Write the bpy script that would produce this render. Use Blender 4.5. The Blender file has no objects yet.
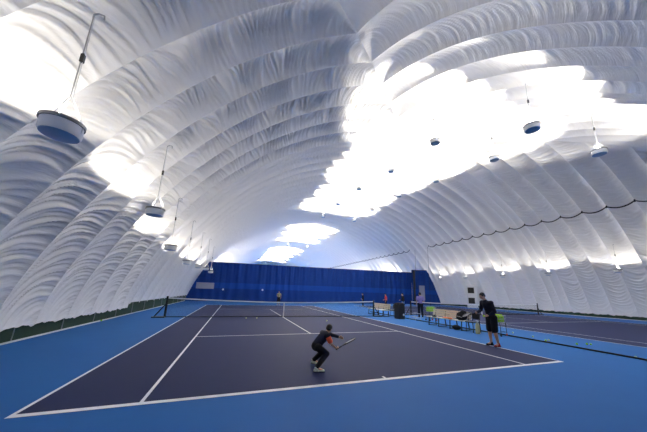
import bpy, bmesh, math, random
import numpy as np
from mathutils import Vector, Matrix
random.seed(7); rng = np.random.default_rng(5)
PI = math.pi
S = bpy.context.scene
COL = S.collection

# ------------------------------------------------------------------ camera
cx, cy, cz, yaw, pit, rol, fpx = 2.501, -4.6442, 1.6528, .3478, .2135, .0313, 251.35
fw = Vector((math.sin(yaw)*math.cos(pit), math.cos(yaw)*math.cos(pit), math.sin(pit)))
rt = Vector((math.cos(yaw), -math.sin(yaw), 0)); up = rt.cross(fw)
r2 = rt*math.cos(rol) + up*math.sin(rol); u2 = -rt*math.sin(rol) + up*math.cos(rol)
cam = bpy.data.cameras.new('camera'); co = bpy.data.objects.new('camera', cam); COL.objects.link(co)
M = Matrix((r2, u2, -fw)).transposed().to_4x4(); M.translation = (cx, cy, cz)
co.matrix_world = M
cam.sensor_width = 36; cam.lens = fpx/647*36; cam.shift_x = -6.54/647; cam.shift_y = 21.08/647
cam.clip_start = .05; cam.clip_end = 400
S.camera = co
S.view_settings.view_transform = 'Standard'; S.view_settings.look = 'None'
S.view_settings.gamma = 1; S.view_settings.use_curve_mapping = False
S.view_settings.exposure = 0.74
S.cycles.diffuse_bounces = 10; S.cycles.max_bounces = 14
w = bpy.data.worlds.new('world'); S.world = w; w.use_nodes = True
w.node_tree.nodes['Background'].inputs[0].default_value = (.6, .7, .9, 1)
w.node_tree.nodes['Background'].inputs[1].default_value = .3

# ------------------------------------------------------------------ materials
def mat(name, col, rough=.6, metal=0., spec=.5, noise=None, alpha=None):
    m = bpy.data.materials.new(name); m.use_nodes = True
    nt = m.node_tree; b = nt.nodes['Principled BSDF']
    b.inputs['Base Color'].default_value = (*col, 1); b.inputs['Roughness'].default_value = rough
    b.inputs['Metallic'].default_value = metal; b.inputs['Specular IOR Level'].default_value = spec
    if noise:
        sc, amt = noise
        tc = nt.nodes.new('ShaderNodeTexCoord'); n = nt.nodes.new('ShaderNodeTexNoise')
        n.inputs['Scale'].default_value = sc; n.inputs['Detail'].default_value = 5
        nt.links.new(tc.outputs['Object'], n.inputs['Vector'])
        mx = nt.nodes.new('ShaderNodeMix'); mx.data_type = 'RGBA'
        mx.inputs['A'].default_value = (*[c*(1-amt) for c in col], 1); mx.inputs['B'].default_value = (*[min(1, c*(1+amt)) for c in col], 1)
        nt.links.new(n.outputs['Fac'], mx.inputs['Factor']); nt.links.new(mx.outputs['Result'], b.inputs['Base Color'])
    return m
BLUE = mat('blue_acrylic', (.020, .130, .40), .65, spec=.12, noise=(1.3, .06))
SLATE = mat('slate_acrylic', (.022, .031, .096), .65, spec=.12, noise=(1.1, .07))
WLINE = mat('white_line_paint', (.85, .86, .88), .55)
WHITE = mat('white_metal', (.74, .75, .77), .4, noise=(9, .04))
LENS = mat('blue_glass', (.14, .30, .52), .3, noise=(6, .08))
RIM = mat('grey_rim', (.16, .17, .19), .4, .3)
BLACK = mat('black_plastic', (.012, .012, .014), .45)
ROPE = mat('black_rope', (.010, .010, .012), .8)
WIRE = mat('steel_wire', (.42, .43, .45), .35, .8)
CURT = mat('blue_curtain_fabric', (.008, .040, .215), .7, spec=.15, noise=(3, .12))
CURTB = mat('blue_curtain_band', (.008, .055, .31), .7, spec=.15, noise=(3, .1))
GREEN = mat('dark_green_fabric', (.010, .040, .022), .7, noise=(5, .2))
NETM = mat('black_net_cord', (.012, .013, .018), .8)
TAPE = mat('white_net_tape', (.80, .80, .80), .7)
BEIGE = mat('beige_slat', (.66, .58, .44), .5, noise=(14, .1))
BALL = mat('yellow_green_felt', (.40, .72, .012), .9, spec=.05, noise=(60, .1))
BALLP = mat('pale_felt', (.66, .72, .35), .9, noise=(60, .1))
SKIN = mat('skin', (.52, .30, .21), .55)
HAIR = mat('black_hair', (.010, .008, .008), .6, noise=(40, .3))
CLBLK = mat('black_cloth', (.014, .015, .020), .8, spec=.15, noise=(30, .2))
CLNAVY = mat('navy_cloth', (.016, .018, .034), .8, spec=.15, noise=(30, .2))
CLRED = mat('coral_cloth', (.75, .10, .05), .75, noise=(30, .1))
CLPUR = mat('violet_cloth', (.25, .20, .52), .75, noise=(30, .1))
CLPINK = mat('rose_cloth', (.68, .08, .11), .75, noise=(30, .1))
CLBLUE = mat('sky_cloth', (.07, .22, .55), .75, noise=(30, .1))
CLGREY = mat('straw_cloth', (.42, .38, .20), .75, noise=(30, .1))
SHOEW = mat('pale_shoe', (.66, .70, .58), .6)
SHOER = mat('red_shoe', (.45, .03, .03), .6)
GREYP = mat('grey_panel', (.30, .32, .42), .5, noise=(4, .1))
ORANGE = mat('orange_cloth', (.72, .20, .07), .8, noise=(20, .1))
REDP = mat('red_plastic', (.45, .05, .05), .5)
RUBBER = mat('rubber', (.02, .02, .02), .8)

# vinyl membrane with fine wrinkles running across every panel
VINYL = bpy.data.materials.new('white_vinyl'); VINYL.use_nodes = True
nt = VINYL.node_tree; b = nt.nodes['Principled BSDF']
b.inputs['Base Color'].default_value = (.90, .89, .875, 1); b.inputs['Roughness'].default_value = .36
uv = nt.nodes.new('ShaderNodeUVMap'); uv.uv_map = 'panel'
def wr(scale_s, scale_t, sc):
    mp = nt.nodes.new('ShaderNodeMapping'); mp.inputs['Scale'].default_value = (scale_s, scale_t, 1)
    n = nt.nodes.new('ShaderNodeTexNoise'); n.noise_dimensions = '2D'; n.inputs['Scale'].default_value = sc
    n.inputs['Detail'].default_value = 3; n.inputs['Distortion'].default_value = .4
    nt.links.new(uv.outputs[0], mp.inputs[0]); nt.links.new(mp.outputs[0], n.inputs['Vector']); return n
n1 = wr(1, .22, 7.0); n2 = wr(1, .5, 2.2)
add = nt.nodes.new('ShaderNodeMath'); add.operation = 'MULTIPLY_ADD'; add.inputs[1].default_value = .55
nt.links.new(n1.outputs['Fac'], add.inputs[0]); nt.links.new(n2.outputs['Fac'], add.inputs[2])
bp = nt.nodes.new('ShaderNodeBump'); bp.inputs['Strength'].default_value = .5; bp.inputs['Distance'].default_value = .06
nt.links.new(add.outputs[0], bp.inputs['Height']); nt.links.new(bp.outputs[0], b.inputs['Normal'])

# ------------------------------------------------------------------ mesh helpers
class MB:
    def __init__(s): s.v = []; s.f = []; s.m = []; s.mats = []
    def mi(s, m):
        if m not in s.mats: s.mats.append(m)
        return s.mats.index(m)
    def quad(s, pts, m):
        n = len(s.v); s.v += [tuple(p) for p in pts]; s.f.append(tuple(range(n, n+len(pts)))); s.m.append(s.mi(m)); return s
    def box(s, c, d, m, rot=0.):
        n = len(s.v); cr, sr = math.cos(rot), math.sin(rot)
        for z in (-1, 1):
            for x, y in ((-1, -1), (1, -1), (1, 1), (-1, 1)):
                X, Y = x*d[0]/2, y*d[1]/2
                s.v.append((c[0]+X*cr-Y*sr, c[1]+X*sr+Y*cr, c[2]+z*d[2]/2))
        for q in ((3, 2, 1, 0), (4, 5, 6, 7), (0, 1, 5, 4), (1, 2, 6, 5), (2, 3, 7, 6), (3, 0, 4, 7)):
            s.f.append(tuple(n+i for i in q)); s.m.append(s.mi(m))
        return s
    def tube(s, pts, r, m, seg=8, closed=False):
        pts = [Vector(p) for p in pts]; N = len(pts); n0 = len(s.v); k = s.mi(m)
        ref = None
        for i, p in enumerate(pts):
            a = pts[i-1] if (i or closed) else p; c = pts[(i+1) % N] if (i < N-1 or closed) else p
            t = (c-a).normalized()
            if ref is None: ref = Vector((0, 0, 1)) if abs(t.z) < .9 else Vector((1, 0, 0))
            e1 = (ref - t*ref.dot(t)).normalized(); e2 = t.cross(e1); ref = e1
            rr = r[i] if isinstance(r, (list, tuple)) else r
            for j in range(seg):
                q = p + (e1*math.cos(2*PI*j/seg) + e2*math.sin(2*PI*j/seg))*rr
                s.v.append(tuple(q))
        for i in range(N if closed else N-1):
            a = n0+i*seg; c = n0+((i+1) % N)*seg
            for j in range(seg):
                s.f.append((a+j, a+(j+1) % seg, c+(j+1) % seg, c+j)); s.m.append(k)
        if not closed:
            s.f.append(tuple(n0+j for j in reversed(range(seg)))); s.m.append(k)
            s.f.append(tuple(n0+(N-1)*seg+j for j in range(seg))); s.m.append(k)
        return s
    def lathe(s, prof, m, seg=32, c=(0, 0, 0)):
        n0 = len(s.v); k = s.mi(m)
        for r, z in prof:
            for j in range(seg):
                a = 2*PI*j/seg; s.v.append((c[0]+r*math.cos(a), c[1]+r*math.sin(a), c[2]+z))
        for i in range(len(prof)-1):
            for j in range(seg):
                s.f.append((n0+i*seg+j, n0+i*seg+(j+1) % seg, n0+(i+1)*seg+(j+1) % seg, n0+(i+1)*seg+j)); s.m.append(k)
        return s
    def ball(s, c, r, m, seg=12, ring=8):
        prof = [(max(1e-4, r*math.sin(PI*i/ring)), -r*math.cos(PI*i/ring)) for i in range(ring+1)]
        return s.lathe(prof, m, seg, c)
    def build(s, name, parent=None, smooth=True):
        me = bpy.data.meshes.new(name); me.from_pydata(s.v, [], s.f)
        for m in s.mats: me.materials.append(m)
        me.polygons.foreach_set('material_index', s.m)
        bm = bmesh.new(); bm.from_mesh(me); bmesh.ops.recalc_face_normals(bm, faces=bm.faces); bm.to_mesh(me); bm.free()
        if smooth:
            me.polygons.foreach_set('use_smooth', [True]*len(me.polygons))
            me.set_sharp_from_angle(angle=math.radians(38))
        o = bpy.data.objects.new(name, me); COL.objects.link(o)
        if parent: o.parent = parent
        return o
def tag(o, label, cat, group=None):
    o['label'] = label; o['category'] = cat
    if group: o['group'] = group
    return o
def thing(name, label, cat, loc=(0, 0, 0), rz=0., group=None):
    o = bpy.data.objects.new(name, None); COL.objects.link(o); o.location = loc; o.rotation_euler = (0, 0, rz)
    o.empty_display_size = .1
    return tag(o, label, cat, group)
def structure(o): o['kind'] = 'structure'; return o
def dup(root, loc, label, rz=None, group=None):
    r = root.copy(); COL.objects.link(r); r.location = loc
    if rz is not None: r.rotation_euler = (0, 0, rz)
    r['label'] = label
    if group: r['group'] = group
    for ch in list(root.children):
        c = ch.copy(); COL.objects.link(c); c.parent = r
        for g in list(ch.children):
            d = g.copy(); COL.objects.link(d); d.parent = c
    return r

# ------------------------------------------------------------------ the air dome
XC, A, H, YF, YB = 16.3, 19.7, 14.6, 13.0, 116.0
R = (A*A+H*H)/(2*H); ZC = H-R; AM = math.asin(A/R); SP = A/12.5
def zdome(x, y):
    o = max(abs(x-XC), YF-y, y-YB, 0.); return math.sqrt(max(R*R-o*o, 0))+ZC
def xwall(z): return math.sqrt(R*R-(z-ZC)**2)          # half width at height z
V = []; F = []; UV = []; nv = 0
def wave(p):                                            # sharp-crested fold
    return 1-np.abs(np.sin(np.pi*p))**.75
def panel(kind, side, c0, c1, nt_, ms, amp, bulge, pid):
    """one membrane panel between two seams; kind 'v' = runs over the vault, 'c' = runs up an end"""
    global nv
    tt = np.linspace(0, 1, nt_+1); cc = c0+(c1-c0)*tt
    if kind == 'v': oh = np.maximum(np.maximum(YF-cc, cc-YB), 0)
    else: oh = np.abs(cc-XC)
    ah = np.arcsin(np.clip(oh/R, 0, 1))
    full = kind == 'v' and oh.max() <= 1e-6
    wv = np.linspace(0, 1, ms+1)
    hem = .32 if side > 0 else .50
    if full: al0 = np.full_like(cc, AM-hem/R); al1 = -al0
    else: al0 = np.maximum(np.full_like(cc, AM-hem/R), ah); al1 = ah
    al = al0[None, :]+(al1-al0)[None, :]*wv[:, None]
    T = np.broadcast_to(tt[None, :], al.shape)
    s = (AM-np.abs(al))*R
    sa = (AM-al)*R
    # ragged hem
    hemw = .025*np.sin(cc*5.3+pid)+.02*np.sin(cc*11.1)+.012*np.sin(cc*23)
    al = al + (hemw[None, :]/R)*np.exp(-(s-hem)/.3)*(np.sign(al) if full else 1)
    d = (np.abs(al)-(0 if full else ah[None, :]))*R      # distance from the hip
    pinch = np.ones_like(al) if full else 1-np.exp(-d/.45)
    foot = 1-np.exp(-np.maximum(s-hem, 0)/1.6)
    pil = bulge*(4*T*(1-T))**(.62 if full else .75)*(.03+.97*foot)
    ph = rng.uniform(0, 10, 6)
    if kind == 'v' and side > 0: slope = s+.55*(4*T*(1-T))*.9
    elif kind == 'v': slope = s+1.9*(1-T)**1.8*np.exp(-s/9.)+.5*T*(s/20)
    else: slope = s+.7*T+.25*np.sin(3*T+ph[0])
    if full: slope = s+.45*(4*T*(1-T))
    wob = .20*np.sin(slope*1.3+ph[1])+.13*np.sin(slope*2.9+ph[2]+2.6*T)+.06*np.sin(slope*5.1+ph[5]-3*T)
    lam = .36
    prm = slope/.55+np.maximum(slope-5, 0)*(1/.34-1/.55) if (kind == 'v' and side < 0 and not full) else slope/lam
    env = .72+.38*np.sin(slope*.55+ph[3]+1.3*T)*np.sin(slope*.23+ph[4])
    ed = np.clip(4*T*(1-T), 0, 1)**.4
    edge = .7+.3*T if side < 0 else 1.
    fold = amp*(1-.45*np.clip((s-5)/4, 0, 1) if side < 0 else 1)*wave(prm+wob/lam)*np.clip(env, .35, 1.1)*ed*edge
    fold += amp*(.2 if kind == 'c' else .5)*wave((slope*1.07+wob)/.19+ph[5])*ed
    disp = (pil - fold*.9*(.1+.9*foot))*pinch - (.20*np.exp(-np.maximum(s-hem, 0)/.9) if kind == 'v' and side < 0 else 0)
    o = R*np.sin(al); zz = R*np.cos(al)+ZC
    if kind == 'v':
        x = XC+side*(o+disp*np.sin(al)); y = np.broadcast_to(cc[None, :], al.shape); z = zz+disp*np.cos(al)
    else:
        yy = YF if side < 0 else YB
        y = yy+side*(o+disp*np.sin(al)); x = np.broadcast_to(cc[None, :], al.shape); z = zz+disp*np.cos(al)
    P = np.stack([x, y, z], -1).reshape(-1, 3)
    n, m = al.shape
    idx = nv+np.arange(n*m).reshape(n, m)
    f = np.stack([idx[:-1, :-1], idx[:-1, 1:], idx[1:, 1:], idx[1:, :-1]], -1).reshape(-1, 4)
    V.append(P); F.append(f)
    uvs = np.stack([np.broadcast_to(slope if not full else sa+slope-s, al.shape), T*1.6+pid*7.3], -1).reshape(-1, 2); UV.append(uvs)
    nv += n*m
edges = [-A]+[-(j+.5)*SP for j in range(11, -1, -1)]
pid = 0
for j in range(len(edges)-1):                            # hipped near end: left, right and end panels
    a, c = YF+edges[j], YF+edges[j+1]
    L = (AM-math.asin(min(1, -edges[j+1]/R)))*R
    ms = max(8, int(L/.04)); pid += 1
    panel('v', -1, a, c, 36, ms, .21, .38, pid)
    panel('v', 1, a, c, 20, max(8, int(L/.045)), .13, .32, pid+100)
    panel('c', -1, XC+edges[j], XC+edges[j+1], 20, max(8, int(L/.05)), .11, .36, pid+200)
    panel('c', -1, XC-edges[j], XC-edges[j+1], 16, max(8, int(L/.06)), .09, .34, pid+300)
# the middle panel of the end and the vault panel straddling the hip line
panel('c', -1, XC-.5*SP, XC, 8, 300, .026, .13, 401); panel('c', -1, XC, XC+.5*SP, 8, 300, .026, .13, 402)
panel('v', -1, YF-.5*SP, YF, 12, 420, .03, .13, 403); panel('v', 1, YF-.5*SP, YF, 10, 300, .02, .13, 404)
y = YF; k = 0
while y < YB-1e-3:
    y1 = min(y+(SP*.5 if k == 0 else SP), YB); k += 1
    far = y > 33
    panel('v', 1, y, y1, 9 if far else 14, 240 if far else 800, 0.012 if far else .05, (.44 if far else .42) if k > 1 else .13, 500+k)
    y = y1
for j in range(len(edges)-1):                            # far end, plain
    a, c = edges[j], edges[j+1]
    panel('v', -1, YB-c, YB-a, 6, 30, 0, .15, 600+j); panel('v', 1, YB-c, YB-a, 6, 30, 0, .15, 620+j)
    panel('c', 1, XC+a, XC+c, 6, 40, 0, .15, 640+j); panel('c', 1, XC-c, XC-a, 6, 40, 0, .15, 660+j)
panel('v', -1, YB, YB+.5*SP, 6, 40, 0, .1, 690); panel('v', 1, YB, YB+.5*SP, 6, 40, 0, .1, 691)
panel('c', 1, XC-.5*SP, XC+.5*SP, 6, 60, 0, .1, 692)
Va = np.concatenate(V).astype(np.float32); Fa = np.concatenate(F).astype(np.int32); Ua = np.concatenate(UV).astype(np.float32)
me = bpy.data.meshes.new('ceiling')
me.vertices.add(len(Va)); me.vertices.foreach_set('co', Va.ravel())
me.loops.add(len(Fa)*4); me.loops.foreach_set('vertex_index', Fa.ravel())
me.polygons.add(len(Fa)); me.polygons.foreach_set('loop_start', np.arange(0, len(Fa)*4, 4, dtype=np.int32))
me.update(calc_edges=True)
uvl = me.uv_layers.new(name='panel'); uvl.data.foreach_set('uv', Ua[Fa.ravel()].ravel())
me.polygons.foreach_set('use_smooth', np.ones(len(Fa), bool)); me.materials.append(VINYL); me.validate(); me.update()
ceil = bpy.data.objects.new('ceiling', me); COL.objects.link(ceil); structure(ceil)
ceil['label'] = 'white ribbed vinyl membrane of the inflated hall'

# ------------------------------------------------------------------ floor, courts, ground beams
fl = MB(); fl.box((XC, 65, -.1), (2*A+1.2, 146, .2), BLUE); structure(fl.build('floor', smooth=False))
def court(x0, x1, y0, y1, ax, ys0, ys1, with_mark=True):
    m = MB()
    def rect(a, b_, c, d, z, mt): m.quad([(a, b_, z), (c, b_, z), (c, d, z), (a, d, z)], mt)
    rect(x0, y0, x1, y1, .003, SLATE)
    z = .006; lw = .05; bw = .10
    rect(x0, y0, x1, y0+bw, z, WLINE); rect(x0, y1-bw, x1, y1, z, WLINE)
    for x in (x0, x1-lw, x0+ax, x1-ax-lw): rect(x, y0+bw, x+lw, y1-bw, z, WLINE)
    for yy in (ys0, ys1): rect(x0+ax+lw, yy-lw/2, x1-ax-lw, yy+lw/2, z, WLINE)
    xm = (x0+x1)/2
    rect(xm-lw/2, ys0+lw/2, xm+lw/2, ys1-lw/2, z, WLINE)
    rect(xm-lw/2, y0+bw, xm+lw/2, y0+bw+.1, z, WLINE); rect(xm-lw/2, y1-bw-.1, xm+lw/2, y1-bw, z, WLINE)
    return structure(m.build('floor_court', smooth=False))
court(0, 10.97, 0, 23.77, 1.37, 5.485, 18.285)
court(16.8, 31.2, .3, 25.3, 1.4, 7.4, 18.9)
court(0, 10.97, 40, 63.8, 1.37, 45.5, 58.3)
def ground_beam(x, s, y0, y1, name, h):
    m = MB(); m.box((x, (y0+y1)/2, h/2), (.10, y1-y0, h), GREEN)
    o = structure(m.build(name, smooth=False))
    m = MB(); m.box((x+s*.09, (y0+y1)/2, .02), (.05, y1-y0, .04), WHITE); structure(m.build('trim_1', smooth=False))
    m = MB(); yy = y0+.7
    while yy < y1:
        m.tube([(x+s*.07, yy, .03), (x+s*.075, yy+.01, h*.5), (x+s*.07, yy, h*.98)], .013, GREEN if s < 0 else WIRE, 6); yy += 2.2
    structure(m.build('trim_2'))
ground_beam(XC-A+.13, 1, -6.3, 134, 'baseboard_left', .66)
ground_beam(XC+A+.06, -1, -6.3, 134, 'baseboard_right', .42)

# ------------------------------------------------------------------ lamps
def make_lamp(name, rad, cable_len, label, group, loc):
    t = thing(name, label, 'lamp', loc, 0, group)
    h = .20
    m = MB(); m.lathe([(rad*.93, 0), (rad, .03), (rad, h), (rad*.95, h), (rad*.95, .06), (.001, .05)], WHITE, 36); m.build('housing', t)
    m = MB(); m.lathe([(rad*.99, h-.015), (rad*1.08, h-.015), (rad*1.08, h+.035), (rad*.96, h+.035), (rad*.96, h-.01)], RIM, 36); m.build('rim', t)['label'] = 'dark grey flanged rim'
    m = MB(); m.lathe([(rad*.93, .012), (rad*.90, -.012), (rad*.5, -.03), (.001, -.035)], LENS, 36); m.build('lens', t)['label'] = 'dark blue round underside'
    m = MB(); top = min(.5, cable_len*.4)
    for a in (.5, 2.6, 4.7): m.tube([(rad*.98*math.cos(a), rad*.98*math.sin(a), h), (0, 0, h+top)], .006, WIRE, 5)
    m.build('bridle', t)
    m = MB(); m.tube([(0, 0, h+top), (0, 0, cable_len)], .010, WIRE, 6); m.build('cable', t)
    m = MB(); m.tube([(rad*1.0, 0, .08), (rad*1.03, 0, h), (.03, 0, h+top), (.02, 0, cable_len-.05)], .007, WHITE, 5); m.build('power_cord', t)
    m = MB(); zc = h+top+(cable_len-h-top)*.45
    m.box((.012, 0, zc), (.05, .05, .15), BLACK); m.box((.012, 0, zc+.08), (.03, .03, .03), BLACK); m.build('connector', t)['label'] = 'black cord connector'
    m = MB(); m.tube([(0, 0, cable_len-.05), (0, 0, cable_len+.02), (.06, 0, cable_len+.07), (.14, 0, cable_len+.06), (.15, .0, cable_len-.02)], .014, WIRE, 6); m.build('hook', t)
    return t
ORD = ['first', 'second', 'third', 'fourth', 'fifth', 'sixth', 'seventh', 'eighth', 'ninth', 'tenth', 'eleventh', 'twelfth', 'thirteenth', 'fourteenth', 'fifteenth']
def spot(loc, energy, size, blend, bat, col=(1, .935, .83), tilt=(0, 0)):
    l = bpy.data.lights.new('lamp_light', 'SPOT'); l.energy = energy; l.spot_size = math.radians(size); l.spot_blend = blend
    l.shadow_soft_size = .12; l.color = col
    o = bpy.data.objects.new('lamp_light', l); COL.objects.link(o); o.location = loc
    o.rotation_euler = (PI+tilt[0], tilt[1], 0)
    # reflector with a wide 'batwing' output: stronger to the side than straight up
    l.use_nodes = True; t = l.node_tree; em = t.nodes['Emission']
    tc = t.nodes.new('ShaderNodeTexCoord'); sx = t.nodes.new('ShaderNodeSeparateXYZ'); ab = t.nodes.new('ShaderNodeMath'); ab.operation = 'ABSOLUTE'
    mx = t.nodes.new('ShaderNodeMath'); mx.operation = 'MAXIMUM'; mx.inputs[1].default_value = .25
    pw = t.nodes.new('ShaderNodeMath'); pw.operation = 'POWER'; pw.inputs[1].default_value = bat
    t.links.new(tc.outputs['Normal'], sx.inputs[0]); t.links.new(sx.outputs['Z'], ab.inputs[0]); t.links.new(ab.outputs[0], mx.inputs[0])
    t.links.new(mx.outputs[0], pw.inputs[0]); t.links.new(pw.outputs[0], em.inputs['Strength'])
    return o
EN_TOP, EN_WALL = 320, 66
def row(xs, ys, zs, rowname, en, size, blend, rad, group, bat):
    for i, (x, y, z) in enumerate(zip(xs, ys, zs)):
        L = zdome(x, y)-z+.05
        make_lamp('pendant_lamp', rad, L, f'white drum lamp, {ORD[i]} from the camera in the {rowname}', group, (x, y, z))
        spot((x, y, z+.33), en if not isinstance(en, list) else en[i], size, blend, bat)
py_ = [1.44, 6.12, 12.8, 17.75, 24.1, 28.9, 44.4, 49.9, 57.4, 74., 81., 89., 98., 107.]  # farthest pair is added as fill light for the dark far end
pz_ = [8.75, 10.65, 12.15, 12.3, 12.65, 12.25, 12.7, 12.7, 12.6, 12.6, 12.6, 12.6, 12.6, 12.2]
EV = [EN_TOP*(.5 if y < 3 else .8 if y < 8 else 1. if y < 40 else 2.2 if y < 70 else 3.6) for y in py_]
px_ = [13.87, 13.02, 14.37, 13.7, 13.9, 13.5]+[13.85]*8
row(px_, py_, pz_, 'left row under the dome crown', EV, 140, .12, .29, 'crown lamps, left row', -2.3)
row([x+5 for x in px_], py_, pz_, 'right row under the dome crown', EV, 140, .12, .29, 'crown lamps, right row', -2.3)
row([-.3, -.2, -.56, -.55, -.45, -.3, -.3]+[-.3]*5, [.1, 4.72, 9., 13.6, 18., 22., 27., 38., 48., 58., 72., 90.], [3.9, 3.9, 3.34, 3.1, 3.2, 3.3, 3.3]+[3.3]*5, 'row along the left wall', [EN_WALL]*7+[EN_WALL*9]*5, 146, .15, .25, 'lamps along the left wall', -1.2)
row([32.8]*10, [1.5, 7., 12.2, 17., 22.4, 27.2, 40., 50., 60., 72.], [4.]*10, 'row along the right wall', [EN_WALL*.75]*6+[EN_WALL*7]*4, 146, .15, .26, 'lamps along the right wall', -1.2)

# ------------------------------------------------------------------ back curtain
YC = 31.5
def curtain(x0f, x1f, zt0, zt1, yb, nx, label, amp):
    m = MB(); nz = 34
    zs = [i/nz for i in range(nz+1)]
    for i in range(nx+1):
        u = i/nx; zt = zt0+(zt1-zt0)*u
        for wz in zs:
            z = .02+wz*zt; xa, xb = x0f(z), x1f(z); x = xa+(xb-xa)*u
            ph = x*2.1+.8*math.sin(x*.7)
            gath = .35+.65*wz
            sw = .5*math.sin(x*1.05+2.0*(1-wz)*math.sin(x*.45))
            yy = yb+amp*(math.sin(ph*2.6+.6*math.sin(z*1.2+x))*gath+.6*math.sin(ph*6.1+x)*wz*wz+sw)
            m.v.append((x, yy, z))
    k0, k1 = m.mi(CURT), m.mi(CURTB)
    for i in range(nx):
        for j in range(nz):
            a = i*(nz+1)+j; m.f.append((a, a+nz+1, a+nz+2, a+1)); zz = m.v[a][2]
            m.m.append(k1 if 1.55 < zz < 2.35 else k0)
    t = thing('divider_curtain', label, 'curtain', (0, 0, 0))
    o = m.build('curtain_fabric', t)
    so = o.modifiers.new('thickness', 'SOLIDIFY'); so.thickness = .012
    r = MB(); r.tube([(x0f(zt0), yb, zt0+.03), ((x0f(zt0)+x1f(zt1))/2, yb, (zt0+zt1)/2+.0), (x1f(zt1), yb, zt1+.03)], .035, ROPE, 6); r.build('top_rope', t)
    return t
c1 = curtain(lambda z: XC-xwall(max(z, .3))+.15, lambda z: 30.7, 4.95, 5.25, YC, 640, 'wide blue pleated divider curtain across the back of both courts', .09)
for (x, z) in ((1.05, 1.5), (6.0, 1.6)):
    m = MB(); m.lathe([(.001, .008), (.11, .008), (.11, -.008), (.001, -.008)], WLINE, 16); o = m.build('white_patch', c1); o.location = (x, YC-.25, z); o.rotation_euler = (PI/2, 0, 0)
curtain(lambda z: 30.0, lambda z: XC+xwall(max(z, .3))-.15, 5.6, 5.7, YC-1.0, 90, 'narrow blue curtain panel between the dark gap and the right wall', .06)
t = thing('gap_filler', 'black upright pole added to darken the gap between the two blue curtains', 'filler', (30.15, YC-1.4, 0))
m = MB(); m.tube([(0, 0, 0), (0, 0, 5.5)], .17, BLACK, 10); m.build('shaft', t)  # shade of the curtain gap, built as an added black shaft
m = MB(); m.lathe([(.001, 0), (.3, 0), (.3, .04), (.14, .06)], BLACK, 16); m.build('foot', t)
t = thing('banner', 'grey rectangular banner hanging low on the left end of the blue curtain', 'banner', (-1.1, YC-.22, 1.9))
m = MB(); m.box((0, 0, 0), (2.05, .02, .72), GREYP); m.build('sheet', t, smooth=False)
m = MB(); m.tube([(-1.03, 0, .37), (1.03, 0, .37)], .02, WIRE, 6); m.build('rod', t)
t = thing('notice_panel', 'tall grey panel on the narrow blue curtain beside the dark gap', 'panel', (31.75, YC-1.25, 1.9))
m = MB(); m.box((0, 0, 0), (1.15, .03, 2.4), GREYP); m.build('sheet', t, smooth=False)
m = MB(); m.tube([(-.58, 0, -1.2), (-.58, 0, 1.2), (.58, 0, 1.2), (.58, 0, -1.2)], .025, BLACK, 6, True); m.build('frame', t)

# ------------------------------------------------------------------ ropes on the right wall
def wall_rope(ys, label):
    m = MB(); pts = []
    for i in range(len(ys)-1):
        for k in range(8):
            f = k/8; y = ys[i]+(ys[i+1]-ys[i])*f; sag = .26*4*f*(1-f)
            z = 9.1-sag; pts.append((XC+xwall(9.1)-.10+.04*4*f*(1-f), y, z))
    m.tube(pts, .05, ROPE, 6)
    t = thing('wall_rope', label, 'rope'); m.build('line', t)
    for y in ys:
        n = MB(); n.tube([(XC+xwall(9.1)-.12, y, 9.0), (XC+xwall(9.1)-.08, y, 9.2)], .05, ROPE, 6); n.build('tie', t)
    return t
sy = [YF+SP*(j+.5) for j in range(-12, 45)]
wall_rope([y for y in sy if y < 27], 'black rope looped from rib to rib along the right wall')
wall_rope([y for y in sy if 30 < y < 80], 'black rope running along the right wall beyond the blue curtain')
for x, y, z0, z1, lb in ((30.7, 30.3, 5.2, 9.1, 'thin black rope hanging down to the end of the wide blue curtain'), (30.15, 26.6, 0.05, 9.0, 'thin black rope hanging just right of the gap between curtains')):
    m = MB(); m.tube([(x, y, z0), (x, y, z1)], .02, ROPE, 6); tag(m.build('hanging_rope'), lb, 'rope')
m = MB(); pts = []
for i in range(60):
    y = -3+i*.32; pts.append((13.72+.10*math.sin(y*.5)+.01*y, y, .03))
m.tube(pts, .028, ROPE, 6); tag(m.build('floor_rope'), 'black rope lying on the blue floor between the two courts', 'rope')

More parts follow.
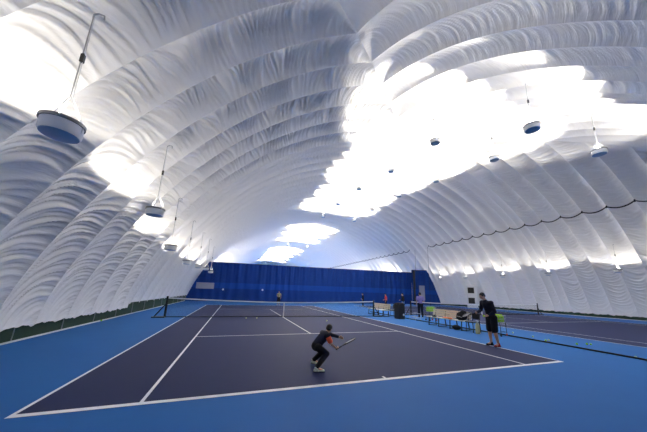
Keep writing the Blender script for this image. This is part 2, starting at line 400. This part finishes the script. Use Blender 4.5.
# ------------------------------------------------------------------ nets
def net(x0, x1, y, label, zc=.914, zp=1.07, strap=True):
    t = thing('tennis_net', label, 'net', (x0, y, 0)); Wd = x1-x0; xm = Wd/2
    def zt(x):
        f = abs(x-xm)/xm; return zc+(zp-zc)*f**1.6
    for x, s in ((0, 1), (Wd, -1)):
        p = MB(); p.tube([(x, 0, 0), (x, 0, 1.09)], .055, BLACK, 12); o = p.build('post', t)
        q = MB(); q.lathe([(.001, 1.09), (.06, 1.09), (.05, 1.13), (.001, 1.14)], BLACK, 12, (x, 0, 0)); q.build('post_cap', o)
        q = MB(); q.box((x-s*.28, 0, .03), (.62, .34, .06), BLACK); q.tube([(x-s*.5, 0, .05), (x-s*.02, 0, .72)], .03, BLACK, 8); q.build('base', o)
    n = MB(); N = int(Wd/.06); g = .003; k = n.mi(NETM)
    for i in range(N+1):
        x = Wd*i/N; n.quad([(x-g, 0, .03), (x+g, 0, .03), (x+g, 0, zt(x)-.03), (x-g, 0, zt(x)-.03)], NETM)
    for j in range(17):
        f = .03+j/16*.94
        for i in range(40):
            xa, xb = Wd*i/40, Wd*(i+1)/40
            n.quad([(xa, .002, zt(xa)*f-g), (xb, .002, zt(xb)*f-g), (xb, .002, zt(xb)*f+g), (xa, .002, zt(xa)*f+g)], NETM)
    n.build('netting', t, smooth=False)
    p = MB()
    for i in range(40):
        xa, xb = Wd*i/40, Wd*(i+1)/40
        for yy in (-.012, .012):
            p.quad([(xa, yy, zt(xa)-.065), (xb, yy, zt(xb)-.065), (xb, yy, zt(xb)), (xa, yy, zt(xa))], TAPE)
        p.quad([(xa, -.012, zt(xa)), (xb, -.012, zt(xb)), (xb, .012, zt(xb)), (xa, .012, zt(xa))], TAPE)
    p.build('top_band', t)['label'] = 'white band along the top'
    p = MB(); p.tube([(Wd*i/20, 0, .035) for i in range(21)], .022, ROPE, 6); p.build('bottom_cord', t)
    if strap:
        p = MB(); p.box((xm, -.016, zc/2), (.055, .008, zc), TAPE); p.box((xm, .016, zc/2), (.055, .008, zc), TAPE); p.build('centre_strap', t)['label'] = 'white centre strap'
    return t
net(-.95, 12.0, 11.885, 'long tennis net with white band across the near court')
net(16.1, 31.75, 13.0, 'tennis net on the far right court behind the coach')

# ------------------------------------------------------------------ figures
def evald(o):
    dg = bpy.context.evaluated_depsgraph_get(); me = bpy.data.meshes.new_from_object(o.evaluated_get(dg)); return me
def caps(bm, a, b_, ra, rb, seg=14):
    """tapered capsule from a to b"""
    a, b_ = Vector(a), Vector(b_); d = b_-a; L = max(d.length, 1e-4); q = d.to_track_quat('Z', 'Y')
    prof = []
    for i in range(5): t = PI/2*i/4; prof.append((ra*math.sin(t), -ra*math.cos(t)))
    for i in range(5): t = PI/2*i/4; prof.append((rb*math.cos(t), L+rb*math.sin(t)))
    rings = []
    for r_, z in prof:
        if r_ < 1e-6: rings.append([bm.verts.new(a+q@Vector((0, 0, z)))])
        else: rings.append([bm.verts.new(a+q@Vector((r_*math.cos(2*PI*j/seg), r_*math.sin(2*PI*j/seg), z))) for j in range(seg)])
    for r0, r1 in zip(rings, rings[1:]):
        for j in range(seg):
            k = (j+1) % seg
            if len(r0) == 1: bm.faces.new((r0[0], r1[k], r1[j]))
            elif len(r1) == 1: bm.faces.new((r0[j], r0[k], r1[0]))
            else: bm.faces.new((r0[j], r0[k], r1[k], r1[j]))
def ell(bm, c, rad, seg=18, ring=12, rot=None):
    mtx = Matrix.Translation(c) @ (rot.to_4x4() if rot else Matrix()) @ Matrix.Diagonal((*rad, 1))
    bmesh.ops.create_uvsphere(bm, u_segments=seg, v_segments=ring, radius=1, matrix=mtx)
def fuse(bm, name, m, parent, vox, smooth=3):
    me = bpy.data.meshes.new(name); bm.to_mesh(me); bm.free()
    o = bpy.data.objects.new(name, me); COL.objects.link(o)
    r = o.modifiers.new('r', 'REMESH'); r.mode = 'VOXEL'; r.voxel_size = vox
    sm = o.modifiers.new('s', 'SMOOTH'); sm.iterations = smooth; sm.factor = .5
    me2 = evald(o); o.modifiers.clear(); o.data = me2; me2.name = name
    me2.materials.clear(); me2.materials.append(m)
    me2.polygons.foreach_set('use_smooth', [True]*len(me2.polygons))
    o.parent = parent
    return o
def hand(bm, wrist, direc, palm_n, side, k, curl):
    """palm, four unequal fingers and a thumb; direc along the hand, palm_n out of the palm"""
    d = Vector(direc).normalized(); n = Vector(palm_n); n = (n-d*n.dot(d)).normalized(); s = d.cross(n)*side
    w0 = Vector(wrist)
    for q in (-.024, -.008, .008, .024): caps(bm, w0+d*.01*k+s*q*.7*k, w0+d*.085*k+s*q*k, .013*k, .0115*k, 8)
    for i, q in enumerate((-.027, -.009, .009, .027)):
        L = (.062, .074, .070, .054)[i]*k; a = w0+d*.085*k+s*q*k
        d1 = (d*math.cos(curl)+n*math.sin(curl)); c = a+d1*L*.5
        d2 = (d*math.cos(curl*2.2)+n*math.sin(curl*2.2)); e = c+d2*L*.33; d3 = (d*math.cos(curl*3)+n*math.sin(curl*3))
        caps(bm, a, c, .0092*k, .0085*k, 8); caps(bm, c, e, .0085*k, .008*k, 8); caps(bm, e, e+d3*L*.25, .008*k, .007*k, 8)
    a = w0+d*.025*k-s*.028*k; b1 = a+(d*.7-s*.6+n*.5).normalized()*.042*k; caps(bm, a, b1, .012*k, .0105*k, 8); caps(bm, b1, b1+(d*.8+n*.55).normalized()*.034*k, .0105*k, .008*k, 8)
def person(label, pos, face, J, k, C, vox=.010, long_sleeve=True, long_pants=False, sleeve_l=None, sleeve_r=None, curl=.55, shoe_l=None):
    """J: joints in (forward, left, up); k: body scale; C: cloth materials"""
    t = thing('person', label, 'person', pos, math.atan2(face[1], face[0]))
    g = {n: Vector(p) for n, p in J.items()}
    bm = bmesh.new()
    hd = (g['head']-g['neck']).normalized(); fd = Vector(J.get('look', (1, 0, 0))).normalized(); fd = (fd-hd*fd.dot(hd)).normalized(); ld = hd.cross(fd)
    rot = Matrix((fd, ld, hd)).transposed(); hc = g['head']
    def hp(x, y, z): return hc+rot@Vector((x*k, y*k, z*k))
    ell(bm, hp(-.008, 0, .03), (.094*k, .074*k, .088*k), rot=rot); ell(bm, hp(.022, 0, -.045), (.062*k, .056*k, .07*k), rot=rot)
    caps(bm, hp(.088, 0, .012), hp(.106, 0, -.022), .010*k, .015*k, 8)
    for s in (-1, 1):
        ell(bm, hp(-.005, s*.074, -.005), (.018*k, .009*k, .032*k), 10, 8, rot)
        caps(bm, hp(.078, s*.018, .028), hp(.074, s*.045, .026), .010*k, .008*k, 8)
    caps(bm, hp(.074, -.018, -.052), hp(.074, .018, -.052), .010*k, .010*k, 8)
    caps(bm, g['neck'], hp(-.01, 0, -.04), .056*k, .050*k)
    caps(bm, g['chest'], g['neck'], .10*k, .055*k)
    caps(bm, g['spine'], g['chest'], .115*k, .13*k); caps(bm, g['pelvis'], g['spine'], .125*k, .115*k)
    for s in 'rl':
        sg = 1 if s == 'l' else -1
        caps(bm, g['chest'], g[s+'sho'], .10*k, .062*k); caps(bm, g[s+'sho'], g[s+'elb'], .050*k, .038*k); caps(bm, g[s+'elb'], g[s+'wri'], .038*k, .025*k)
        hdv = (g[s+'han']-g[s+'wri']); hand(bm, g[s+'wri'], hdv, J.get(s+'palm', (0, -sg, 0)), sg, k, curl)
        caps(bm, g['pelvis'], g[s+'hip'], .115*k, .095*k); caps(bm, g[s+'hip'], g[s+'kne'], .088*k, .058*k)
        mid = g[s+'kne'].lerp(g[s+'ank'], .3); caps(bm, g[s+'kne'], mid, .056*k, .058*k); caps(bm, mid, g[s+'ank'], .058*k, .036*k)
        caps(bm, g[s+'ank'], g[s+'toe'], .042*k, .030*k)
    fuse(bm, 'body', SKIN, t, vox*.8, 2)
    # eyes as small parts
    m = MB()
    for s in (-1, 1): m.ball(hp(.080, s*.031, .012), .011*k, BLACK, 8, 6)
    m.build('eyes', t)
    bm = bmesh.new()
    ell(bm, hp(-.022, 0, .045), (.098*k, .084*k, .088*k), rot=rot); ell(bm, hp(-.045, 0, .005), (.068*k, .080*k, .075*k), rot=rot)
    fuse(bm, 'hair', C['hair'], t, vox, 2)
    e = .016*k
    bm = bmesh.new()
    caps(bm, g['spine'], g['chest'], .118*k+e, .132*k+e); caps(bm, g['pelvis'].lerp(g['spine'], .15), g['spine'], .13*k+e, .118*k+e)
    caps(bm, g['chest'], g['chest'].lerp(g['neck'], .85), .105*k+e, .066*k)
    for s in 'rl':
        caps(bm, g['chest'], g[s+'sho'], .10*k+e, .066*k+e)
    fuse(bm, 'shirt', C['shirt'], t, vox)
    for s in 'rl':
        bm = bmesh.new(); end = g[s+'sho'].lerp(g[s+'elb'], .62)
        if long_sleeve is True or long_sleeve == s:
            caps(bm, g[s+'sho'], g[s+'elb'], .056*k+e, .043*k+e); caps(bm, g[s+'elb'], g[s+'elb'].lerp(g[s+'wri'], .86), .043*k+e, .030*k+e*.7)
        else: caps(bm, g[s+'sho'], end, .060*k+e, .056*k+e)
        fuse(bm, 'sleeve', C.get('sleeve_'+s, C['shirt']), t, vox)
    bm = bmesh.new()
    caps(bm, g['pelvis'], g['pelvis'].lerp(g['spine'], .3), .132*k+e, .126*k+e)
    for s in 'rl':
        caps(bm, g['pelvis'], g[s+'hip'], .118*k+e, .098*k+e)
        if long_pants:
            caps(bm, g[s+'hip'], g[s+'kne'], .094*k+e, .066*k+e); caps(bm, g[s+'kne'], g[s+'kne'].lerp(g[s+'ank'], .92), .066*k+e, .046*k+e)
        else: caps(bm, g[s+'hip'], g[s+'hip'].lerp(g[s+'kne'], .92), .098*k+e, .088*k+e)
    fuse(bm, 'trousers' if long_pants else 'shorts', C['pants'], t, vox)
    for s in 'rl':
        bm = bmesh.new(); a, tt = g[s+'ank'], g[s+'toe']; dv = (tt-a); dv.z = 0; dv.normalize(); hl = a-dv*.03*k; hl.z = max(.036*k, a.z-.055*k)
        ti = tt.copy(); ti.z = max(.034*k, tt.z)
        caps(bm, hl, ti, .042*k, .036*k); caps(bm, a, hl.lerp(ti, .35), .048*k, .046*k)
        o = fuse(bm, 'shoe', C.get('shoe_'+s, C['shoe']), t, vox*.8)
        so = MB(); nrm = Vector((-dv.y, dv.x, 0)); 
        a0 = hl-dv*.045*k; a1 = ti+dv*.04*k
        zs0 = hl.z-.036*k; zs1 = ti.z-.032*k; pts = []
        for f, wd in ((0, .026), (.15, .038), (.5, .036), (.8, .044), (1, .026)):
            c_ = a0.lerp(a1, f); zz = zs0+(zs1-zs0)*f; pts.append((c_, wd*k, max(.001, zz)))
        for (p0, w0, z0), (p1, w1, z1) in zip(pts, pts[1:]):
            c8 = [p0-nrm*w0, p0+nrm*w0, p1+nrm*w1, p1-nrm*w1]; zb = [z0, z0, z1, z1]
            lo = [(c.x, c.y, z) for c, z in zip(c8, zb)]; hi = [(c.x, c.y, z+.018*k) for c, z in zip(c8, zb)]
            for q in ((lo[3], lo[2], lo[1], lo[0]), hi, (lo[0], lo[1], hi[1], hi[0]), (lo[1], lo[2], hi[2], hi[1]), (lo[2], lo[3], hi[3], hi[2]), (lo[3], lo[0], hi[0], hi[3])): so.quad(q, C.get('sole', SHOEW))
        so.build('sole', o, smooth=False)
    return t
def to_world(pos, face, p):
    f = Vector((face[0], face[1], 0)).normalized(); l = Vector((-f.y, f.x, 0)); return Vector(pos)+f*p[0]+l*p[1]+Vector((0, 0, p[2]))
def racket(p0, d, n, label, k=1.0):
    d = Vector(d).normalized(); n = Vector(n); n = (n-d*n.dot(d)).normalized(); s = d.cross(n)
    t = bpy.data.objects.new('tennis_racket', None); COL.objects.link(t); tag(t, label, 'racket')
    t.matrix_world = Matrix.Translation(p0) @ Matrix((d, s, n)).transposed().to_4x4()
    m = MB(); m.tube([(-.02*k, 0, 0), (0, 0, 0), (.17*k, 0, 0)], [.018*k, .016*k, .0145*k], RUBBER, 8); m.build('grip', t)
    m = MB(); m.tube([(.17*k, 0, 0), (.23*k, 0, 0)], .012*k, BLACK, 8)
    for q in (-1, 1): m.tube([(.22*k, 0, 0), (.29*k, q*.045*k, 0), (.35*k, q*.085*k, 0)], .011*k, BLACK, 8)
    m.build('throat', t)
    m = MB(); c = .51*k; m.tube([(c+.175*k*math.cos(2*PI*i/36), .13*k*math.sin(2*PI*i/36), 0) for i in range(36)], .012*k, BLACK, 8, True); m.build('frame', t)
    m = MB()
    for i in range(-5, 6):
        y = i*.022*k; L = .17*k*math.sqrt(max(0, 1-(y/(.128*k))**2)); m.tube([(c-L, y, 0), (c+L, y, 0)], .0015*k, TAPE, 4)
        x = i*.03*k; L = .126*k*math.sqrt(max(0, 1-(x/(.172*k))**2)); m.tube([(c+x, -L, 0), (c+x, L, 0)], .0015*k, TAPE, 4)
    m.build('strings', t)
    return t
RI = Vector((.94, -.341, 0)); AW = Vector((.341, .94, 0))
# the boy
bf = (RI*math.cos(.42)+AW*math.sin(.42)); bp_ = (4.33, 1.05, 0)
BJ = dict(pelvis=(.0, 0, .47), spine=(.07, 0, .57), chest=(.18, 0, .67), neck=(.25, .01, .74), head=(.295, .02, .815), look=(.7, .75, -.35),
          rsho=(.20, -.14, .685), relb=(.27, -.20, .52), rwri=(.42, -.13, .42), rhan=(.49, -.10, .40), rpalm=(.1, .9, .3),
          lsho=(.20, .15, .71), lelb=(.42, .18, .66), lwri=(.60, .10, .61), lhan=(.67, .07, .59), lpalm=(.2, -.9, -.2),
          rhip=(.0, -.08, .45), rkne=(.17, -.17, .33), rank=(-.10, -.27, .09), rtoe=(.05, -.30, .035),
          lhip=(.0, .08, .45), lkne=(.22, .15, .31), lank=(.04, .26, .11), ltoe=(.17, .27, .035))
person('boy in black sportswear crouching with a racket near the baseline', bp_, bf, BJ, .80,
       dict(hair=HAIR, shirt=CLNAVY, pants=CLBLK, shoe=SHOEW, sleeve_r=CLRED, sole=BLACK), .0075, long_sleeve='l', long_pants=True)
h0 = to_world(bp_, bf, (.44, -.115, .395)); h1 = to_world(bp_, bf, (.86, -.02, .545))
rd = h1-h0; vw = Vector(h0)-Vector((cx, cy, cz)); rn = rd.cross(vw).normalized()+vw.normalized()*-.22
racket(h0, rd, rn, 'black racket held low in front by the crouching boy', .84)
# the coach
cf = (-RI*math.cos(.15)-AW*math.sin(.15)); cp = (11.02, 2.02, 0)
CJ = dict(pelvis=(.00, 0, .98), spine=(.05, 0, 1.17), chest=(.13, 0, 1.38), neck=(.20, 0, 1.535), head=(.275, 0, 1.655), look=(1, 0, -.12),
          rsho=(.15, -.19, 1.44), relb=(.16, -.27, 1.17), rwri=(.38, -.20, 1.08), rhan=(.46, -.17, 1.06), rpalm=(0, .8, .4),
          lsho=(.12, .19, 1.44), lelb=(.08, .27, 1.16), lwri=(.28, .20, 1.02), lhan=(.36, .17, 1.0), lpalm=(0, -.9, .1),
          rhip=(.0, -.10, .94), rkne=(.03, -.10, .51), rank=(-.01, -.12, .09), rtoe=(.14, -.14, .035),
          lhip=(.0, .10, .94), lkne=(.01, .11, .50), lank=(-.07, .12, .09), ltoe=(.08, .14, .035))
person('coach in dark long sleeves and shorts standing sideways by the sideline', cp, cf, CJ, 1.0,
       dict(hair=HAIR, shirt=CLNAVY, pants=CLBLK, shoe=CLBLK, shoe_l=SHOER, sole=BLACK), .0095)
h0 = to_world(cp, cf, (.40, -.17, 1.075)); h1 = to_world(cp, cf, (1.0, -.05, 1.0))
racket(h0, h1-h0, (0, .6, .8), 'black racket pointing forward from the hands of the coach')
h0 = to_world(cp, cf, (.39, .13, 1.0))
m = MB(); m.ball((0, 0, 0), .034, BALL); o = m.build('tennis_ball'); o.location = h0; tag(o, 'yellow tennis ball held in the near hand of the coach', 'ball')
def standing(arm=.0, s=1.0):
    return {n: tuple(c*s for c in p) for n, p in dict(pelvis=(0, 0, .95), spine=(0, 0, 1.13), chest=(.02, 0, 1.33), neck=(.02, 0, 1.49), head=(.05, 0, 1.62),
        rsho=(.01, -.19, 1.40), relb=(.02-arm*.1, -.25, 1.12), rwri=(.10+arm*.15, -.24+arm*.12, .90+arm*.2), rhan=(.13+arm*.2, -.235+arm*.14, .82+arm*.24),
        lsho=(.01, .19, 1.40), lelb=(.02, .25, 1.12), lwri=(.09, .25, .88), lhan=(.12, .25, .80),
        rhip=(0, -.10, .91), rkne=(.03, -.11, .49), rank=(-.02, -.12, .09), rtoe=(.13, -.15, .035),
        lhip=(0, .10, .91), lkne=(.03, .11, .49), lank=(-.02, .12, .09), ltoe=(.13, .15, .035)).items()}
def at_dir(dx, y): return (cx+dx*(y-cy), y, 0)
person('person in violet shirt and black trousers standing with back turned beyond the bench', (15.5, 11.1, 0), AW, standing(.9, 1.03), 1.03,
       dict(hair=HAIR, shirt=CLPUR, pants=CLBLK, shoe=CLBLK), .013, long_sleeve=False, long_pants=True)
person('person in rose red shirt standing far back before the blue curtain', at_dir(.638, 19.5), -RI, standing(.8, .92), .92,
       dict(hair=HAIR, shirt=CLPINK, pants=CLBLK, shoe=CLBLK), .016, long_sleeve=False, long_pants=True)
person('person in black top and blue shorts standing behind the black bin', at_dir(.729, 16.0), -RI, standing(1., .98), .98,
       dict(hair=HAIR, shirt=CLBLK, pants=CLBLUE, shoe=SHOEW), .016)
person('person all in black standing far away behind the right end of the near net', at_dir(.523, 24.5), -RI, standing(.5, .90), .90,
       dict(hair=HAIR, shirt=CLBLK, pants=CLBLK, shoe=CLBLK), .018, long_pants=True)
person('player in straw coloured shirt at the far baseline behind the net strap', at_dir(.161, 24.6), -AW, standing(1., .88), .88,
       dict(hair=HAIR, shirt=CLGREY, pants=CLBLK, shoe=SHOEW), .018, long_sleeve=False)

# ------------------------------------------------------------------ benches
def bench(loc, rz, label, L=2.5):
    t = thing('bench', label, 'bench', loc, rz, 'slatted benches between the courts')
    s = MB()
    for i in range(4): s.box((-.18+i*.12, 0, .45), (.10, L, .03), BEIGE)
    s.build('seat', t, smooth=False)
    b_ = MB()
    for i in range(3): b_.box((.29+.025*i, 0, .57+.125*i), (.028, L, .11), BEIGE)
    b_.build('backrest', t, smooth=False)
    for f in (-.44, -.16, .14, .42):
        y = f*L; l = MB()
        l.tube([(-.22, y, .02), (-.20, y, .43), (.24, y, .43), (.30, y, .02)], .028, BLACK, 8)
        l.tube([(.22, y, .43), (.27, y, .50), (.37, y, .88)], .024, BLACK, 8); l.tube([(-.24, y, .02), (.33, y, .02)], .022, BLACK, 8)
        l.build('leg', t)
    return t
b1 = bench((13.15, 6.25, 0), .03, 'long beige slatted bench with black legs behind the coach')
dup(b1, (12.95, 12.9, 0), 'beige slatted bench partly behind the right net post', -.02)
# bag, clothes
def blob(name, parts, m, label, cat, vox=.016):
    bm = bmesh.new()
    for c, r in parts: ell(bm, Vector(c), r)
    o = fuse(bm, name, m, None, vox, 3); return tag(o, label, cat)
t = thing('sports_bag', 'black sports bag standing on the near end of the long bench', 'bag', (13.15, 5.25, .465))
bm = bmesh.new(); ell(bm, Vector((0, 0, .21)), (.19, .30, .21)); ell(bm, Vector((.02, -.08, .36)), (.14, .18, .12)); ell(bm, Vector((-.12, .03, .14)), (.12, .2, .13)); fuse(bm, 'bag_body', CLBLK, t, .016)
m = MB(); m.tube([(-.05, -.16, .38), (-.08, -.14, .50), (-.08, .06, .53), (-.05, .12, .42)], .014, RUBBER, 6); m.build('handle', t)
m = MB(); m.tube([(-.225, -.2, .16), (-.24, .03, .2), (-.225, .22, .17)], .008, WIRE, 6); m.build('zip', t)
blob('jacket', [((13.05, 6.1, .499), (.16, .34, .03)), ((13.02, 5.9, .50), (.1, .16, .045)), ((13.1, 6.3, .50), (.1, .13, .04))], ORANGE, 'orange jacket lying on the seat of the long bench', 'jacket')
blob('hat', [((12.98, 6.95, .505), (.12, .15, .035)), ((13.0, 6.95, .53), (.08, .09, .05))], CLBLK, 'black cap lying on the far end of the long bench seat', 'hat')
t = thing('backpack', 'black backpack lying on the floor under the near end of the long bench', 'bag', (12.96, 5.45, 0))
bm = bmesh.new(); ell(bm, Vector((0, 0, .12)), (.15, .24, .12)); ell(bm, Vector((-.05, 0, .1)), (.12, .16, .1)); fuse(bm, 'bag_body', CLBLK, t, .016)
m = MB(); m.tube([(-.1, -.15, .18), (-.17, -.05, .2), (-.1, .1, .19)], .012, RUBBER, 6); m.build('strap', t)

# black chairs / stool
def chair(loc, rz, label):
    t = thing('plastic_chair', label, 'chair', loc, rz, 'black plastic chairs')
    m = MB(); m.box((0, 0, .44), (.44, .44, .035), BLACK); m.tube([(-.21, -.22, .45), (-.21, .22, .45)], .022, BLACK, 8); m.build('seat', t)
    m = MB(); m.box((.235, 0, .70), (.03, .42, .26), BLACK); m.tube([(.215, -.19, .44), (.26, -.19, .84)], .016, BLACK, 8); m.tube([(.215, .19, .44), (.26, .19, .84)], .016, BLACK, 8); m.build('backrest', t)
    for x in (-.19, .2):
        for y in (-.19, .19): l = MB(); l.tube([(x*1.12, y*1.1, 0), (x, y, .44)], .017, BLACK, 8); l.build('leg', t)
    return t
ch = chair((13.75, 12.2, 0), -.1, 'black plastic chair left of the black bin')
dup(ch, (13.25, 4.75, 0), 'black plastic chair at the near end of the long bench, beside the bag', -.05)
t = thing('water_jug', 'tall pale yellow drinks bottle on the floor beside the coach', 'bottle', (12.95, 4.25, 0))
m = MB(); m.lathe([(.001, 0), (.085, 0), (.09, .03), (.09, .36), (.06, .44), (.035, .46), (.035, .5)], CLGREY, 16); m.build('bottle_body', t)
m = MB(); m.lathe([(.04, .49), (.045, .5), (.045, .56), (.001, .57)], WHITE, 16); m.build('cap', t)

# bin
t = thing('rubbish_bin', 'tall black square bin with a white label between the benches', 'bin', (13.12, 10.35, 0), .15)
m = MB(); m.v += []; m.box((0, 0, .47), (.50, .50, .94), BLACK); o = m.build('bin_body', t, smooth=False)
bv = o.modifiers.new('bevel', 'BEVEL'); bv.width = .025; bv.segments = 3
m = MB(); m.box((0, 0, .97), (.54, .54, .06), BLACK); m.box((0, 0, 1.02), (.40, .40, .05), BLACK); m.build('lid', t, smooth=False)
m = MB(); m.lathe([(.001, 0), (.075, 0), (.075, -.006), (.001, -.006)], TAPE, 16); o = m.build('round_label', t); o.location = (.12, -.253, .28); o.rotation_euler = (-PI/2, 0, 0)
t = thing('wire_rack', 'low empty wire rack on the blue floor right of the bin', 'rack', (13.75, 9.55, 0), -.15)
m = MB()
for y in (-.35, .35): m.tube([(-.2, y, 0), (-.2, y, .42), (.2, y, .42), (.2, y, 0)], .012, WIRE, 6)
for x in (-.2, .2): m.tube([(x, -.35, .42), (x, .35, .42)], .012, WIRE, 6); m.tube([(x, -.35, .08), (x, .35, .08)], .012, WIRE, 6)
m.build('frame', t)
m = MB()
for i in range(7): m.tube([(-.2, -.3+i*.1, .2), (.2, -.3+i*.1, .2)], .006, WIRE, 5)
m.build('shelf', t)

# ball carts
def basket(label, loc, rz):
    t = thing('ball_cart', label, 'ball cart', loc, rz)
    m = MB(); w_, d_ = .24, .20; z0, z1 = .56, .86
    for z, k in ((z1, 1.12), (z0, 1.), ((z0+z1)/2, 1.06)):
        m.tube([(-w_*k, -d_*k, z), (w_*k, -d_*k, z), (w_*k, d_*k, z), (-w_*k, d_*k, z)], .008, WIRE, 6, True)
    for i in range(9):
        x = -w_+i*w_/4
        for y in (-d_, d_): m.tube([(x, y, z0), (x*1.12, y*1.12, z1)], .0025, WIRE, 5)
        m.tube([(x, -d_, z0), (x, d_, z0)], .004, WIRE, 5)
    for i in range(7):
        y = -d_+i*d_/3
        for x in (-w_, w_): m.tube([(x, y, z0), (x*1.12, y*1.12, z1)], .0025, WIRE, 5)
    m.build('wire_basket', t)
    for sx in (-1, 1):
        for sy in (-1, 1):
            l = MB(); l.tube([(sx*w_, sy*d_, z0), (sx*w_*1.05, sy*d_*1.05, .07)], .011, BLACK, 6); lo = l.build('leg', t)
            wl = MB(); wl.tube([(sx*w_*1.05, sy*d_*1.05-.016, .05), (sx*w_*1.05, sy*d_*1.05+.016, .05)], .05, REDP if sx > 0 else RUBBER, 14); wl.build('wheel', lo)
    m = MB(); m.tube([(-w_, -d_, .16), (w_, -d_, .16), (w_, d_, .16), (-w_, d_, .16)], .009, BLACK, 6, True); m.build('brace', t)
    return t
bmesh_ball = MB().ball((0, 0, 0), .034, BALL); ball0 = bmesh_ball.build('tennis_ball'); sd = MB()
pts = []
for i in range(32):
    a = 2*PI*i/32; pts.append(Vector((math.cos(a)*.9, math.sin(a)*.9, .55*math.sin(2*a))).normalized()*.0338)
sd.tube(pts, .0012, TAPE, 4, True); sd.build('seam', ball0)
used = [False]; felt = ball0.data
def ball(loc, label, group=None, m=None):
    if not used[0]: o = ball0; used[0] = True
    else:
        o = ball0.copy(); COL.objects.link(o); o.data = felt
        for c in list(ball0.children): d = c.copy(); COL.objects.link(d); d.parent = o
    o.location = loc; tag(o, label, 'ball', group)
    if group is None and 'group' in o: del o['group']
    if m:
        o.data = o.data.copy(); o.data.materials[0] = m
    return o
floorballs = [((3.26, 11.0), 'pale ball on the near court close to the net, left of the centre strap', BALLP), ((3.84, 11.0), 'pale ball by the net, second from the left of the strap', BALLP),
    ((7.55, 9.4), 'pale ball on the court just behind the head of the boy', BALLP), ((14.9, 4.04), 'pale ball on the blue floor nearest the right side of the ball cart', BALLP),
    ((14.66, 3.03), 'pale ball by the floor rope, second from the ball cart', BALLP), ((14.14, 2.25), 'yellow ball touching the floor rope, left one of a close pair', BALL),
    ((14.41, 2.30), 'yellow ball beside the floor rope, right one of a close pair', BALLP), ((14.59, 1.49), 'green ball behind the floor rope, alone left of a brighter one', BALL),
    ((15.02, 1.40), 'bright yellow ball on blue floor right of the green one', BALL), ((13.76, -.30), 'ball by the floor rope nearest the right edge of the picture', BALLP),
    ((-3.1, 10.3), 'ball lying against the green beam of the left wall', BALL), ((15.1, 1.33), 'bright yellow ball touching another one right of the green ball', BALL)]
for (x, y), lb, mt in floorballs: ball((x, y, .040), lb, None, mt if mt is BALLP else None)
def pile(loc, rz, group, n):
    R_ = Matrix.Rotation(rz, 3, 'Z'); k = 0
    for lay in range(5):
        nx, ny = 7-(lay > 3), 5-(lay > 3)
        for i in range(nx):
            for j in range(ny):
                if lay < 3 and 0 < i < nx-1 and 0 < j < ny-1: continue
                p = Vector(((i-(nx-1)/2)*.068+random.uniform(-.004, .004), (j-(ny-1)/2)*.070+random.uniform(-.004, .004), .605+lay*.062+random.uniform(0, .006)))
                ball(Vector(loc)+R_@p, 'yellow-green ball in the heap filling '+group, 'balls in '+group)
basket('wire ball cart full of balls standing behind the coach', (13.55, 3.72, 0), .2); pile((13.55, 3.72, 0), .2, 'the ball cart behind the coach', 0)
basket('wire ball cart full of balls at the far end of the long bench', (14.75, 9.2, 0), -.1); pile((14.75, 9.2, 0), -.1, 'the ball cart beyond the long bench', 0)

# air cabinet at the right wall
t = thing('air_cabinet', 'white air heater cabinet with two black square openings at the right wall', 'cabinet', (34.9, 23.4, 0), .75)
m = MB(); m.box((0, 0, 1.55), (1.1, 1.35, 3.1), WHITE); m.build('cabinet_body', t, smooth=False)
for z in (1.0, 2.45):
    g = MB(); g.box((-.56, .1, z), (.04, .80, .80), BLACK); o = g.build('vent_opening', t, smooth=False)
    g = MB()
    for i in range(6): g.box((-.585, .1, z-.33+i*.13), (.012, .78, .02), RUBBER)
    g.build('louvre', o, smooth=False)
